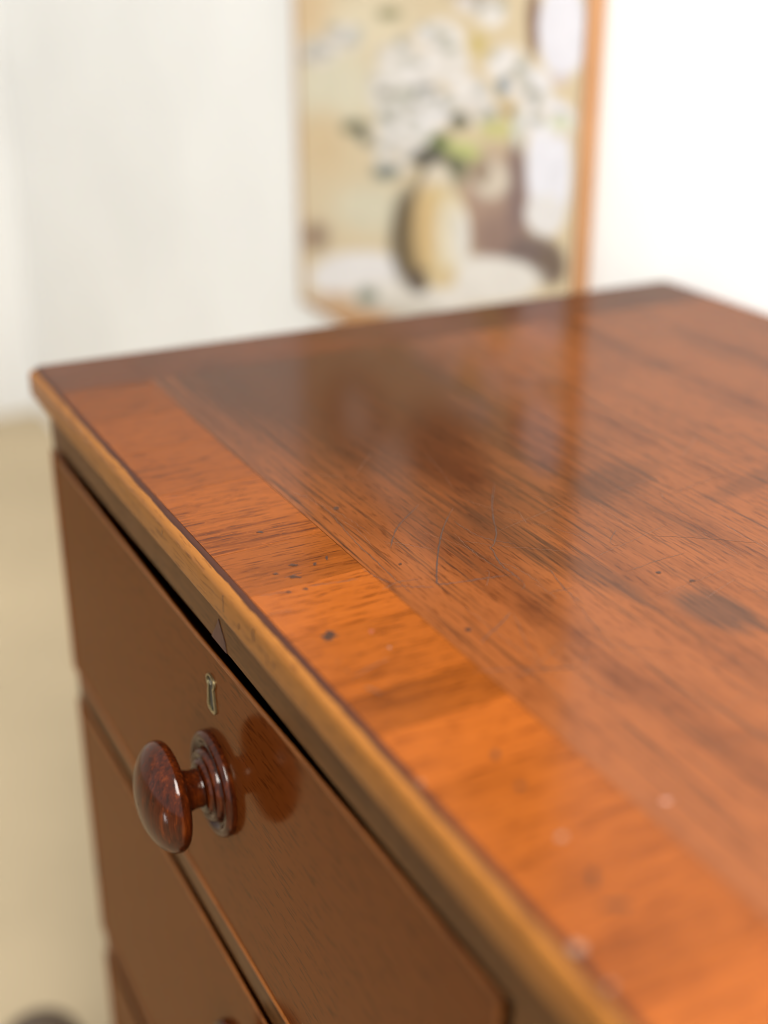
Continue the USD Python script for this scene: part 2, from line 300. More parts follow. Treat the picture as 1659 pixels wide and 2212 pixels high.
PAINTED = [
    (0.5537, 0.0841, -0.1352, 0.0122, 0.0021, -0.0527, 'e6dfc0', 1),
    (0.5812, 0.0261, -0.0787, 0.0097, 0.002, -0.0425, 'e0c798', 1),
    (0.4621, -0.0243, -0.1094, 0.0182, 0.0003, -0.0305, 'e0d9ba', 1),
    (0.6022, -0.0786, -0.0476, 0.0088, 0.0011, -0.0204, '9c8064', 1),
    (0.595, 0.1581, -0.0679, 0.0029, 0.0017, -0.0316, 'e6c896', 1),
    (0.4733, 0.1525, -0.1056, 0.0053, 0.0004, -0.0313, 'eddfba', 1),
    (0.2281, 0.0163, -0.0707, 0.0116, -0.0035, -0.0566, 'b0917a', 0.7),
    (0.21, -0.0113, -0.0579, 0.0109, -0.002, -0.0308, '987a6a', 0.8),
    (0.1913, 0.0372, -0.018, 0.0028, -0.0036, -0.0493, '876e66', 0.7),
    (0.1659, -0.0146, -0.0488, 0.0097, -0.0016, -0.0198, '76625a', 0.6),
    (0.136, -0.0168, -0.0252, 0.0052, -0.0016, -0.0178, '74604f', 0.6),
    (0.1762, 0.1688, -0.0112, 0.0006, -0.0023, -0.028, '8a684f', 0.5),
    (0.1358, 0.1651, -0.0349, 0.0019, -0.0035, -0.0373, 'f3f2f4', 0.3),
    (0.1456, 0.0598, -0.0329, 0.0046, -0.0045, -0.0516, 'f2f2f4', 0.3),
    (0.1482, 0.023, -0.0294, 0.005, -0.0015, -0.0175, 'efece4', 0.3),
    (0.3825, 0.1189, -0.0706, 0.0054, -0.0004, -0.0265, 'efe9dc', 0.4),
    (0.3233, 0.1468, -0.0415, 0.0025, -0.0006, -0.0183, 'f3efe6', 0.4),
    (0.4143, 0.0911, -0.0554, 0.0052, -0.0001, -0.0239, 'e9e5d8', 0.4),
    (0.3897, 0.0645, -0.0652, 0.0074, -0.0003, -0.0257, 'ebe8de', 0.4),
    (0.4099, 0.0379, -0.0444, 0.0058, -0.0001, -0.0208, 'e9e6dc', 0.4),
    (0.3435, 0.0873, -0.0505, 0.0051, -0.0005, -0.0175, 'e8e5e0', 0.4),
    (0.3049, 0.1265, -0.0341, 0.0026, -0.0008, -0.02, 'efe9dc', 0.4),
    (0.2695, 0.1047, -0.0359, 0.0034, -0.0008, -0.0165, 'ece6dc', 0.4),
    (0.2489, 0.0919, -0.0256, 0.0027, -0.0007, -0.0131, 'eae5da', 0.4),
    (0.2104, 0.1336, -0.0296, 0.0022, -0.0012, -0.017, 'efeae0', 0.4),
    (0.1766, 0.1195, -0.0338, 0.003, -0.0013, -0.0167, 'f1eee8', 0.4),
    (0.2408, 0.1734, -0.0276, 0.0012, -0.0008, -0.0138, 'f0e9da', 0.5),
    (0.5185, 0.137, -0.0407, 0.0024, 0.0004, -0.0152, 'f0e8d8', 0.5),
    (0.5869, 0.1192, -0.0396, 0.0026, 0.0008, -0.016, 'ecdfd0', 0.5),
    (0.149, 0.0979, -0.0379, 0.0041, -0.0016, -0.0181, 'f2f0ee', 0.4),
    (0.2327, 0.0392, -0.0348, 0.0051, -0.0011, -0.0184, 'ddd0b8', 0.6),
    (0.2765, 0.1781, -0.0259, 0.001, -0.0004, -0.0079, 'f0e8dc', 0.5),
    (0.3791, 0.1064, -0.0152, 0.0013, -0.0001, -0.0064, 'f6f0e4', 1.0),
    (0.4327, 0.1302, -0.0172, 0.0011, 0.0, -0.0063, 'd6d0c2', 1.0),
    (0.3453, 0.1238, -0.0186, 0.0014, -0.0002, -0.0057, 'f8f4ec', 1.0),
    (0.38, 0.1135, -0.0204, 0.0016, -0.0001, -0.0056, 'fbf8f2', 1.0),
    (0.3905, 0.1251, -0.0191, 0.0014, -0.0001, -0.0063, 'c6c4b4', 1.0),
    (0.3723, 0.1404, -0.0139, 0.0009, -0.0001, -0.0062, 'e8dcc4', 1.0),
    (0.3969, 0.1404, -0.0156, 0.001, -0.0001, -0.007, 'b4b2a2', 1.0),
    (0.3629, 0.1237, -0.0147, 0.0011, -0.0001, -0.0043, 'b4b2a2', 1.0),
    (0.3689, 0.1, -0.0156, 0.0014, -0.0001, -0.0064, 'c6c4b4', 1.0),
    (0.3537, 0.138, -0.0164, 0.0011, -0.0001, -0.0059, 'e8dcc4', 1.0),
    (0.3555, 0.1527, -0.0173, 0.0009, -0.0002, -0.0072, 'c6c4b4', 1.0),
    (0.2951, 0.1492, -0.0116, 0.0007, -0.0003, -0.0067, 'f6f0e4', 1.0),
    (0.3268, 0.1526, -0.0179, 0.001, -0.0002, -0.0059, 'c6c4b4', 1.0),
    (0.3069, 0.141, -0.0159, 0.001, -0.0002, -0.0055, 'b4b4a0', 1.0),
    (0.3172, 0.1554, -0.0118, 0.0006, -0.0002, -0.0049, 'e8dcc4', 1.0),
    (0.317, 0.15, -0.0158, 0.0009, -0.0001, -0.0041, 'b4b4a0', 1.0),
    (0.3593, 0.1496, -0.0137, 0.0008, -0.0001, -0.0049, 'fbf8f2', 1.0),
    (0.3269, 0.1425, -0.016, 0.001, -0.0001, -0.0041, 'd6d0c2', 1.0),
    (0.3919, 0.0948, -0.0144, 0.0013, -0.0001, -0.0068, 'b4b4a0', 1.0),
    (0.4348, 0.071, -0.022, 0.0023, 0.0, -0.0059, 'b4b2a2', 1.0),
    (0.3961, 0.1002, -0.0204, 0.0018, -0.0001, -0.0068, 'f6f0e4', 1.0),
    (0.4524, 0.1009, -0.0182, 0.0015, 0.0, -0.0061, 'd6d0c2', 1.0),
    (0.3878, 0.0978, -0.0143, 0.0013, -0.0001, -0.0054, 'b4b4a0', 1.0),
    (0.3864, 0.093, -0.0174, 0.0016, -0.0001, -0.0044, 'f8f4ec', 1.0),
    (0.3801, 0.0892, -0.0162, 0.0016, -0.0001, -0.0067, 'b4b4a0', 1.0),
    (0.4321, 0.0949, -0.0176, 0.0016, 0.0, -0.0066, 'fbf8f2', 1.0),
    (0.3938, 0.0949, -0.0164, 0.0015, -0.0001, -0.0064, 'b4b4a0', 1.0),
    (0.3804, 0.0581, -0.0192, 0.0023, -0.0001, -0.0075, 'c6c4b4', 1.0),
    (0.399, 0.052, -0.0199, 0.0024, -0.0, -0.0045, 'f8f4ec', 1.0),
    (0.398, 0.0551, -0.0201, 0.0024, -0.0001, -0.0053, 'f8f4ec', 1.0),
    (0.409, 0.0778, -0.0132, 0.0014, -0.0, -0.0066, 'b4b4a0', 1.0),
    (0.4003, 0.0713, -0.0201, 0.0022, -0.0001, -0.0079, 'f6f0e4', 1.0),
    (0.4124, 0.047, -0.0214, 0.0026, -0.0, -0.0062, 'd6d0c2', 1.0),
    (0.3866, 0.07, -0.0212, 0.0023, -0.0001, -0.0055, 'f8f4ec', 1.0),
    (0.3715, 0.0749, -0.0195, 0.0021, -0.0001, -0.0046, 'b4b4a0', 1.0),
    (0.4176, 0.0682, -0.0177, 0.0019, -0.0, -0.0076, 'b4b2a2', 1.0),
    (0.4213, 0.0289, -0.0169, 0.0023, -0.0, -0.0061, 'e8dcc4', 1.0),
    (0.4056, 0.0356, -0.0219, 0.0029, -0.0001, -0.0078, 'e8dcc4', 1.0),
    (0.4452, 0.0395, -0.0206, 0.0026, 0.0, -0.0047, 'b4b2a2', 1.0),
    (0.396, 0.0502, -0.0173, 0.0021, -0.0001, -0.0055, 'b4b4a0', 1.0),
    (0.3849, 0.0506, -0.0203, 0.0025, -0.0001, -0.008, 'f6f0e4', 1.0),
    (0.4067, 0.042, -0.0214, 0.0027, -0.0, -0.0071, 'd6d0c2', 1.0),
    (0.3832, 0.0506, -0.0175, 0.0022, -0.0001, -0.0045, 'f6f0e4', 1.0),
    (0.4021, 0.0324, -0.019, 0.0025, -0.0001, -0.0065, 'e8dcc4', 1.0),
    (0.3776, 0.037, -0.013, 0.0017, -0.0001, -0.0049, 'b4b2a2', 1.0),
    (0.3394, 0.0913, -0.0131, 0.0013, -0.0001, -0.0046, 'f6f0e4', 1.0),
    (0.3256, 0.0777, -0.0192, 0.0021, -0.0002, -0.007, 'fbf8f2', 1.0),
    (0.3735, 0.0834, -0.0155, 0.0016, -0.0001, -0.007, 'd6d0c2', 1.0),
    (0.3465, 0.0772, -0.0151, 0.0016, -0.0002, -0.0059, 'fbf8f2', 1.0),
    (0.3213, 0.0995, -0.0112, 0.001, -0.0001, -0.0043, 'b4b2a2', 1.0),
    (0.3055, 0.0933, -0.0113, 0.0011, -0.0002, -0.0058, 'b4b4a0', 1.0),
    (0.3371, 0.0846, -0.0146, 0.0015, -0.0002, -0.0055, 'c6c4b4', 1.0),
    (0.3536, 0.082, -0.0144, 0.0015, -0.0001, -0.0047, 'fbf8f2', 1.0),
    (0.3486, 0.0945, -0.0119, 0.0011, -0.0001, -0.0048, 'b4b4a0', 1.0),
    (0.2932, 0.0998, -0.015, 0.0014, -0.0003, -0.0061, 'fbf8f2', 1.0),
    (0.283, 0.1091, -0.0133, 0.0012, -0.0003, -0.0056, 'b4b4a0', 1.0),
    (0.2919, 0.0971, -0.0143, 0.0014, -0.0002, -0.0048, 'c6c4b4', 1.0),
    (0.2726, 0.108, -0.0135, 0.0012, -0.0003, -0.0053, 'fbf8f2', 1.0),
    (0.2545, 0.1089, -0.0169, 0.0015, -0.0004, -0.0064, 'c6c4b4', 1.0),
    (0.2511, 0.0988, -0.0172, 0.0017, -0.0003, -0.0063, 'e8dcc4', 1.0),
    (0.2832, 0.1136, -0.0149, 0.0013, -0.0002, -0.0043, 'fbf8f2', 1.0),
    (0.2825, 0.1025, -0.0134, 0.0013, -0.0003, -0.0057, 'f6f0e4', 1.0),
    (0.279, 0.11, -0.0169, 0.0015, -0.0002, -0.0051, 'f6f0e4', 1.0),
    (0.2423, 0.0921, -0.0134, 0.0014, -0.0004, -0.0062, 'c6c4b4', 1.0),
    (0.2662, 0.0947, -0.0103, 0.001, -0.0003, -0.0065, 'd6d0c2', 1.0),
    (0.2344, 0.0878, -0.0168, 0.0018, -0.0002, -0.0041, 'b4b4a0', 1.0),
    (0.2438, 0.0954, -0.0102, 0.0011, -0.0004, -0.0071, 'd6d0c2', 1.0),
    (0.2656, 0.0877, -0.0177, 0.0019, -0.0002, -0.0048, 'e8dcc4', 1.0),
    (0.2356, 0.0961, -0.0171, 0.0018, -0.0003, -0.0051, 'd6d0c2', 1.0),
    (0.2371, 0.0942, -0.0154, 0.0016, -0.0003, -0.0044, 'b4b2a2', 1.0),
    (0.242, 0.0877, -0.0167, 0.0018, -0.0003, -0.0044, 'b4b2a2', 1.0),
    (0.2498, 0.1025, -0.0138, 0.0013, -0.0003, -0.0053, 'f8f4ec', 1.0),
    (0.1955, 0.1254, -0.0099, 0.0008, -0.0004, -0.0053, 'd6d0c2', 1.0),
    (0.2008, 0.1421, -0.0146, 0.001, -0.0004, -0.0057, 'e8dcc4', 1.0),
    (0.226, 0.1383, -0.0167, 0.0012, -0.0004, -0.0065, 'c6c4b4', 1.0),
    (0.1947, 0.1335, -0.0116, 0.0009, -0.0003, -0.0042, 'b4b4a0', 1.0),
    (0.2086, 0.1247, -0.0155, 0.0013, -0.0003, -0.005, 'b4b2a2', 1.0),
    (0.2138, 0.1387, -0.0134, 0.001, -0.0004, -0.0065, 'fbf8f2', 1.0),
    (0.2317, 0.1305, -0.0159, 0.0012, -0.0003, -0.005, 'fbf8f2', 1.0),
    (0.2206, 0.1316, -0.011, 0.0008, -0.0004, -0.006, 'f6f0e4', 1.0),
    (0.1878, 0.1388, -0.0105, 0.0008, -0.0003, -0.0042, 'c6c4b4', 1.0),
    (0.1616, 0.1128, -0.0131, 0.0013, -0.0003, -0.0037, 'c6c4b4', 1.0),
    (0.1727, 0.1167, -0.0099, 0.0009, -0.0003, -0.0039, 'f6f0e4', 1.0),
    (0.1666, 0.1162, -0.0149, 0.0014, -0.0003, -0.0037, 'b4b2a2', 1.0),
    (0.198, 0.1231, -0.0089, 0.0008, -0.0003, -0.0047, 'e8dcc4', 1.0),
    (0.1824, 0.1162, -0.0133, 0.0012, -0.0005, -0.0059, 'b4b2a2', 1.0),
    (0.1919, 0.1119, -0.0097, 0.0009, -0.0003, -0.0045, 'e8dcc4', 1.0),
    (0.1542, 0.1126, -0.0146, 0.0014, -0.0003, -0.0039, 'b4b4a0', 1.0),
    (0.184, 0.1256, -0.0119, 0.001, -0.0004, -0.0057, 'c6c4b4', 1.0),
    (0.1525, 0.1127, -0.0106, 0.001, -0.0005, -0.0053, 'f6f0e4', 1.0),
    (0.1619, 0.1053, -0.0089, 0.0009, -0.0004, -0.0045, 'f8f4ec', 1.0),
    (0.1676, 0.1063, -0.0096, 0.001, -0.0004, -0.0048, 'b4b2a2', 1.0),
    (0.1302, 0.089, -0.009, 0.0011, -0.0004, -0.0046, 'e8dcc4', 1.0),
    (0.1733, 0.0993, -0.0119, 0.0013, -0.0004, -0.0046, 'f8f4ec', 1.0),
    (0.1546, 0.1018, -0.0096, 0.001, -0.0005, -0.0053, 'e8dcc4', 1.0),
    (0.1594, 0.0913, -0.0112, 0.0013, -0.0005, -0.0063, 'fbf8f2', 1.0),
    (0.1646, 0.0952, -0.0134, 0.0015, -0.0004, -0.0052, 'b4b4a0', 1.0),
    (0.1361, 0.1024, -0.0136, 0.0014, -0.0003, -0.0038, 'b4b2a2', 1.0),
    (0.147, 0.102, -0.0101, 0.0011, -0.0003, -0.0039, 'f6f0e4', 1.0),
    (0.5507, 0.1394, -0.0157, 0.0009, 0.0003, -0.0073, 'e8dcc4', 1.0),
    (0.5276, 0.1416, -0.0252, 0.0014, 0.0002, -0.005, 'f8f4ec', 1.0),
    (0.4989, 0.1454, -0.0194, 0.001, 0.0001, -0.0051, 'f8f4ec', 1.0),
    (0.5142, 0.133, -0.0226, 0.0014, 0.0001, -0.0047, 'b4b2a2', 1.0),
    (0.4913, 0.1454, -0.0175, 0.0009, 0.0001, -0.0065, 'c6c4b4', 1.0),
    (0.543, 0.144, -0.0222, 0.0012, 0.0002, -0.0057, 'b4b2a2', 1.0),
    (0.5058, 0.137, -0.0206, 0.0012, 0.0001, -0.0049, 'd6d0c2', 1.0),
    (0.5418, 0.1353, -0.0196, 0.0011, 0.0002, -0.0054, 'd6d0c2', 1.0),
    (0.4972, 0.1367, -0.0206, 0.0012, 0.0001, -0.0062, 'c6c4b4', 1.0),
    (0.5561, 0.124, -0.0161, 0.001, 0.0003, -0.0078, 'fbf8f2', 1.0),
    (0.563, 0.1195, -0.0207, 0.0014, 0.0003, -0.0067, 'fbf8f2', 1.0),
    (0.5722, 0.1225, -0.0253, 0.0017, 0.0003, -0.0075, 'f8f4ec', 1.0),
    (0.5605, 0.116, -0.0239, 0.0017, 0.0002, -0.0049, 'f6f0e4', 1.0),
    (0.5878, 0.1248, -0.025, 0.0016, 0.0004, -0.0085, 'd6d0c2', 1.0),
    (0.6139, 0.1136, -0.0218, 0.0015, 0.0003, -0.0053, 'fbf8f2', 1.0),
    (0.6137, 0.1116, -0.0246, 0.0017, 0.0004, -0.0065, 'b4b2a2', 1.0),
    (0.5936, 0.1259, -0.0204, 0.0013, 0.0004, -0.0074, 'c6c4b4', 1.0),
    (0.5673, 0.1195, -0.0231, 0.0016, 0.0003, -0.0065, 'b4b2a2', 1.0),
    (0.2257, 0.1789, -0.0119, 0.0005, -0.0003, -0.0047, 'b4b4a0', 1.0),
    (0.2488, 0.1754, -0.0095, 0.0004, -0.0003, -0.0043, 'b4b4a0', 1.0),
    (0.2317, 0.169, -0.0107, 0.0005, -0.0003, -0.0043, 'f8f4ec', 1.0),
    (0.2542, 0.1761, -0.0145, 0.0006, -0.0002, -0.0041, 'f8f4ec', 1.0),
    (0.2489, 0.1717, -0.016, 0.0007, -0.0003, -0.005, 'b4b4a0', 1.0),
    (0.2567, 0.1681, -0.01, 0.0005, -0.0003, -0.005, 'e8dcc4', 1.0),
    (0.2644, 0.1719, -0.0167, 0.0007, -0.0002, -0.0045, 'e8dcc4', 1.0),
    (0.249, 0.1725, -0.0143, 0.0006, -0.0003, -0.0048, 'f6f0e4', 1.0),
    (0.2589, 0.1777, -0.0119, 0.0005, -0.0004, -0.0068, 'b4b2a2', 1.0),
    (0.4975, 0.0522, -0.034, 0.0039, 0.0002, -0.0089, '6a6844', 0.7),
    (0.4748, 0.0451, -0.0178, 0.0021, 0.0001, -0.0078, '6c7064', 0.7),
    (0.4289, 0.0173, -0.0356, 0.0051, 0.0, -0.0087, '707c74', 0.7),
    (0.2873, 0.0812, -0.0205, 0.0022, -0.0003, -0.0076, '4c5648', 0.7),
    (0.3222, 0.0581, -0.027, 0.0033, -0.0003, -0.0105, '647438', 0.7),
    (0.4289, 0.0916, -0.0207, 0.0019, 0.0, -0.0055, '87805f', 0.8),
    (0.3515, 0.104, -0.0222, 0.002, -0.0001, -0.0049, 'a0a09c', 0.8),
    (0.4227, 0.1638, -0.0318, 0.0014, -0.0, -0.0061, '989062', 0.8),
    (0.2184, 0.1158, -0.0107, 0.001, -0.0005, -0.0078, '8294a0', 0.8),
    (0.1352, 0.129, -0.0133, 0.0011, -0.0004, -0.0044, 'ddd0cc', 0.8),
    (0.2843, 0.0542, -0.0405, 0.0053, -0.0005, -0.012, 'c6ca7c', 0.6),
    (0.2256, 0.0815, -0.0339, 0.0039, -0.0006, -0.0097, 'd0ca86', 0.6),
    (0.2585, 0.1475, -0.0176, 0.0011, -0.0006, -0.0111, 'd8c27c', 0.7),
    (0.2049, 0.0981, -0.0136, 0.0014, -0.0004, -0.0055, 'ae8c3c', 0.7),
    (0.1322, 0.0967, -0.0187, 0.0021, -0.0006, -0.006, 'dfe4c0', 0.8),
    (0.2835, 0.0353, -0.0139, 0.002, -0.0003, -0.0069, '8a8a68', 0.8),
    (0.1919, 0.0869, -0.0104, 0.0012, -0.0014, -0.0189, 'd8d8c8', 0.6),
    (0.496, -0.1013, -0.1286, 0.0272, 0.0006, -0.0293, 'f2efe9', 0.3),
    (0.2443, -0.0507, -0.1035, 0.0221, -0.0012, -0.0224, 'f0ebdd', 0.3),
    (0.3962, -0.1024, -0.1596, 0.0362, -0.0002, -0.0204, 'eee8d9', 0.4),
    (0.5573, -0.1435, -0.0753, 0.0173, 0.0005, -0.0137, 'd4b48e', 0.6),
    (0.4724, -0.1176, -0.0278, 0.0063, 0.0001, -0.0107, '76806c', 0.7),
    (0.4134, -0.1249, -0.1209, 0.029, -0.0001, -0.0188, 'd3ccba', 0.5),
    (0.5371, -0.1568, -0.1411, 0.034, 0.0004, -0.0114, 'c48e50', 0.5),
    (0.3282, 0.0144, -0.0436, 0.0067, -0.0011, -0.0347, '84765a', 0.5),
    (0.3802, -0.0376, -0.0437, 0.0081, -0.0007, -0.051, '5c4e34', 0.5),
    (0.2495, 0.0436, -0.0196, 0.0028, -0.0007, -0.0135, 'a08a70', 0.8),
    (0.3404, 0.0433, -0.0404, 0.0054, -0.0003, -0.0108, '4c4a3c', 0.6),
    (0.2909, 0.043, -0.0243, 0.0033, -0.0004, -0.0104, '6c6c4c', 0.7),
    (0.3245, 0.015, -0.031, 0.0048, -0.0009, -0.0273, 'e6dac0', 0.35),
    (0.3214, -0.023, -0.0577, 0.0105, -0.0015, -0.0467, 'e2c98e', 0.25),
    (0.2991, -0.0208, -0.032, 0.0059, -0.0016, -0.0404, 'ece0c0', 0.6),
    (0.2792, -0.0207, -0.0158, 0.0029, -0.0013, -0.0289, 'ece8da', 0.6),
    (0.37, -0.0376, -0.0277, 0.0052, -0.0008, -0.0428, '7c6434', 0.8),
    (0.3483, -0.0241, -0.0231, 0.0041, -0.0011, -0.0457, 'dcbc80', 0.7),
    (0.3552, -0.0734, -0.0313, 0.0067, -0.0002, -0.0107, '5c4630', 0.6),
    (0.359, -0.0821, -0.0219, 0.0048, -0.0002, -0.0079, '4a3a2c', 0.6),
    (0.3162, -0.0651, -0.0333, 0.0071, -0.0004, -0.0113, 'e0c894', 0.6),
]
MORE = [(.55, .50, .12, .1, -.08, .12, "94703f", .8), (.2, .45, .14, .05, -.05, .2, "4e3220", .8), (.36, .42, .18, .03, -.03, .12, "5c4028", .8), (.30, .24, .10, .03, -.03, .05, "664428", .8), (.5, .27, .10, .03, -.03, .06, "8a6838", .8),
        (.42, .30, .05, .03, -.02, .04, "e6dfd0", .4), (.36, .36, .05, .02, -.02, .05, "ddd4c2", .4), (.5, .26, .04, .02, -.02, .03, "ded4c2", .4), (.47, .38, .05, .02, -.02, .04, "4c542c", .6)]
PAINT = np.array([0.79, 0.78, 0.82])
DK, MD, LT = (.010, .0034, .0018), (.062, .0162, .0046), (.150, .044, .0115)
STAINS_AND_DULL_SHEEN = [(0.1515, -0.421, H, .016, .026, 0.12, (.024, .016, .012), .6), (0.118, -0.33, H, .012, .06, 0.1, (.016, .007, .004), .4), (0.19, -0.30, H, .05, .020, 0.3, (.016, .007, .004), .35), (0.25, -0.33, H, .05, .010, 0.25, (.016, .007, .004), .3), (0.13, -0.375, H, .010, .04, 0.1, (.022, .012, .008), .45), (0.14, -0.10, H, .13, .30, 0.0, (.016, .0065, .0034), .72)]  # the last, largest ellipse is no stain: dim sheen painted into the veneer colour
m_field = wood("mahogany_field", 1, DK, MD, LT, seed=1.3, rough=0.075, figure=30, stretch=.06, blotch=.7, contrast=1.25, pores=1.0, bump=.03, gloss=.52, stains_and_sheen=STAINS_AND_DULL_SHEEN)
m_bands = [wood(f"mahogany_crossband_{w}", 0, tuple(np.array((.020, .0045, .0012)) * k), tuple(np.array((.084, .0185, .0024)) * k), tuple(np.array((.175, .044, .0055)) * k), seed=s, rough=0.13, figure=46, stretch=.12, blotch=.6, contrast=1.3, pores=1.45, bump=.05)
           for w, k, s in (("deep", .7, 2.2), ("mid", .84, 3.7), ("warm", 1.0, 5.1), ("bright", 1.16, 6.4))]
m_end = wood("mahogany_end_band", 0, (.012, .004, .002), (.042, .0112, .0034), (.085, .023, .0065), seed=8.1, rough=0.12, gloss=.52, figure=30, stretch=.3)
m_edge = wood("mahogany_moulding", 1, (.032, .0115, .003), (.125, .044, .0075), (.23, .084, .0135), seed=4.4, rough=0.2, figure=26, stretch=.12, pores=1.0, blotch=.8, contrast=1.5)
m_worn = simple("worn_edge", (.045, .013, .006), .55, specular_ior_level=.2)
m_rail = wood("mahogany_rail", 1, (.018, .0065, .0020), (.060, .0215, .0052), (.105, .040, .0095), seed=9.2, gloss=.34, rough=0.2, figure=24, stretch=.06, pores=.8)
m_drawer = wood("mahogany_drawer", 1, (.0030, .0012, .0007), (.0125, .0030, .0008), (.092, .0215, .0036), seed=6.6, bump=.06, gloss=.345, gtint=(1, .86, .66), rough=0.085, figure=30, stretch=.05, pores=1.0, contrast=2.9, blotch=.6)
m_bead = wood("mahogany_bead", 1, (.03, .009, .002), (.12, .034, .006), (.22, .068, .012), seed=3.1, rough=0.2, figure=20, stretch=.1)
m_side = wood("mahogany_side", 2, DK, MD, LT, seed=2.9, rough=0.2)
m_knob = wood("mahogany_knob", 2, (.010, .0022, .0009), (.045, .0072, .0012), (.15, .029, .003), seed=5.5, rough=0.12, figure=420, stretch=.06, pores=.5, blotch=.05, contrast=.7, warp=.1, gloss=.55)
m_dark = simple("dark_interior", (.02, .013, .009), .8)
m_scratch = simple("scratch", (.026, .012, .008), .5)
m_hair = simple("hair_scratch", (.05, .021, .011), .45)
m_spot = simple("old_ink_spot", (.034, .015, .009), .3, specular_ior_level=.12)
m_ring = simple("knot", (.16, .03, .008), .35)
m_chip = simple("pale_chip", (.15, .085, .055), .7)
m_fleck = simple("paint_fleck", (.26, .13, .10), .6)
m_patch = wood("repair_patch", 2, (.05, .028, .022), (.09, .05, .038), (.13, .07, .05), seed=7.7, rough=.3, pores=.4, gloss=.12)
m_brass = simple("aged_brass", (.30, .25, .14), .4, metallic=1.0)
m_black = simple("keyhole_dark", (.012, .010, .009), .5)
m_pin = simple("lock_pin", (.32, .31, .27), .5, metallic=1.0)
m_wall = plaster("white_wall", (.87, .865, .845))
m_end_wall = plaster("dimmed_white_wall", (.80, .79, .765))  # white wall with its colour lowered to offset the stronger light falling on it
m_skirt = simple("skirting_paint", (.84, .82, .78), .35)
m_floor = plaster("beige_floor", (.53, .415, .26), .95, scale=260, bump=.5, var=.10)
m_gilt = wood("frame_wood", 2, (.21, .10, .042), (.29, .148, .068), (.36, .19, .09), seed=1.1, rough=.35, pores=.3)
m_blob = simple("dark_brown_gloss", (.07, .04, .018), .4)

# ------------------------------------------------------------------ setting
XW, YE = D + 0.006, 2.213
obj("floor", box(-4.0, XW, -3.5, YE, -0.02, 0.0), m_floor, kind="structure", smooth=False)
tag(obj("back_wall", box(XW, XW + .1, -3.5, YE + .1, -0.02, 2.6), m_wall, smooth=False), kind="structure")
tag(obj("end_wall", box(-4.0, XW - .0005, YE, YE + .1, -0.02, 2.6), m_end_wall, smooth=False), kind="structure")

# ------------------------------------------------------------------ chest of drawers
chest = thing("chest_of_drawers", "old polished mahogany chest of drawers with scratched crossbanded top and round wooden knobs", "chest of drawers")


def rect_ring(e, z, per=0.012, wob=0.0, seed=0):
    """The outline of the top pushed out by e, at height z below/above H; corners a little rounded."""
    r = max(0.0025 + e, .0008)
    p = Polygon([(-e + r, -LEN - e + r), (D + e - r, -LEN - e + r), (D + e - r, e - r), (-e + r, e - r)]).buffer(r, quad_segs=5)
    ring = np.array(p.exterior.coords)[:-1]
    return ring, z


def top_rings(levels, wob=0.0, seed=0):
    base = None
    out = []
    for z, e in levels:
        # a fixed parametrisation: long sides divided, corners as arcs
        r = 0.003 + max(e, -.0025)
        pts = []
        for (cx, cy, a0) in ((D + e - r, e - r, 0), (-e + r, e - r, 90), (-e + r, -LEN - e + r, 180), (D + e - r, -LEN - e + r, 270)):
            for t in np.linspace(a0, a0 + 90, 7):
                pts.append((cx + r * math.cos(math.radians(t)), cy + r * math.sin(math.radians(t))))
        pts = np.array(pts)
        full = []
        for i in range(len(pts)):
            a, b = pts[i], pts[(i + 1) % len(pts)]
            n = max(1, int(round(np.linalg.norm(b - a) / .004))) if i % 7 == 6 else 1
            if i % 7 == 6:
                n = 270 if (i // 7) % 2 else 110
            for k in range(n):
                full.append(a + (b - a) * k / n)
        full = np.array(full)
        out.append(np.column_stack([full, np.full(len(full), H + z)]))
    if wob:
        for k, ring in enumerate(out):
            q = ring * 140 + k * 3.1 + seed
            d = (meshkit.fbm(q, 3, 5) - .5) * wob
            c = ring[:, :2] - [D / 2, -LEN / 2]
            n = np.where(np.abs(c) > np.array([D / 2, LEN / 2]) - .012, np.sign(c), 0)
            ring[:, :2] += n * d[:, None]
            ring[:, 2] += (meshkit.fbm(q + 50, 3, 9) - .5) * wob * .5
    return out


top = obj("top_board", loft(top_rings([(-.0012, -.006), (-.0012, -.0012), (-.0015, .0010), (-.0022, .0030), (-.0034, .0042), (-.0052, .0047), (-.0150, .0047), (-.0168, .0040), (-.0185, .0020), (-.0215, -.0012), (-.0240, -.0030), (-.0262, -.0036)], wob=.0003)), m_edge, chest, smooth=40,
          label="top board with tan moulded edge")
obj("worn_edge", loft(top_rings([(-.0003, -.0013), (-.0004, -.0003), (-.0008, .0006), (-.0015, .0014), (-.0024, .0016)], wob=.0010, seed=20), False, False), m_worn, top, smooth=60, label="dark worn edge line round the top")

G = 0.00012        # half a joint
BW = 0.051         # width of the crossbanding
ZT = (H - .0009, H)


def veneer(poly, mat, name, dz=0.0, **kw):
    m = trimesh.creation.extrude_polygon(poly.buffer(-G), .0009 + dz, engine="earcut")
    m.apply_translation([0, 0, H - .0009])
    return obj(name, m, mat, top, smooth=False, **kw)


E0 = .0006
cuts = [-.054, -.112, -.163, -.219, -.2903, -.3296, -.3684, -.4132, -.4370, -.4681, -.5629, -.640, -.72, -.79, -.87, -.95, -1.04]
tones = [0, 1, 1, 2, 1, 3, 2, 1, 3, 2, 3, 2, 1, 3, 2, 1, 2, 1]
ys = cuts
for i in range(len(ys) - 1):
    sk = [(rng.random() - .5) * .004 for _ in range(2)]
    veneer(Polygon([(E0, ys[i] + (0 if i == 0 else -.003)), (BW, ys[i]), (BW, ys[i + 1]), (E0, ys[i + 1] - .003)]), m_bands[tones[i]], "crossband_strip", dz=rng.random() * .00006)
veneer(Polygon([(E0, -1.043), (BW, -1.04), (BW, -LEN + E0 + .04), (E0, -LEN + E0)]), m_bands[1], "crossband_strip")
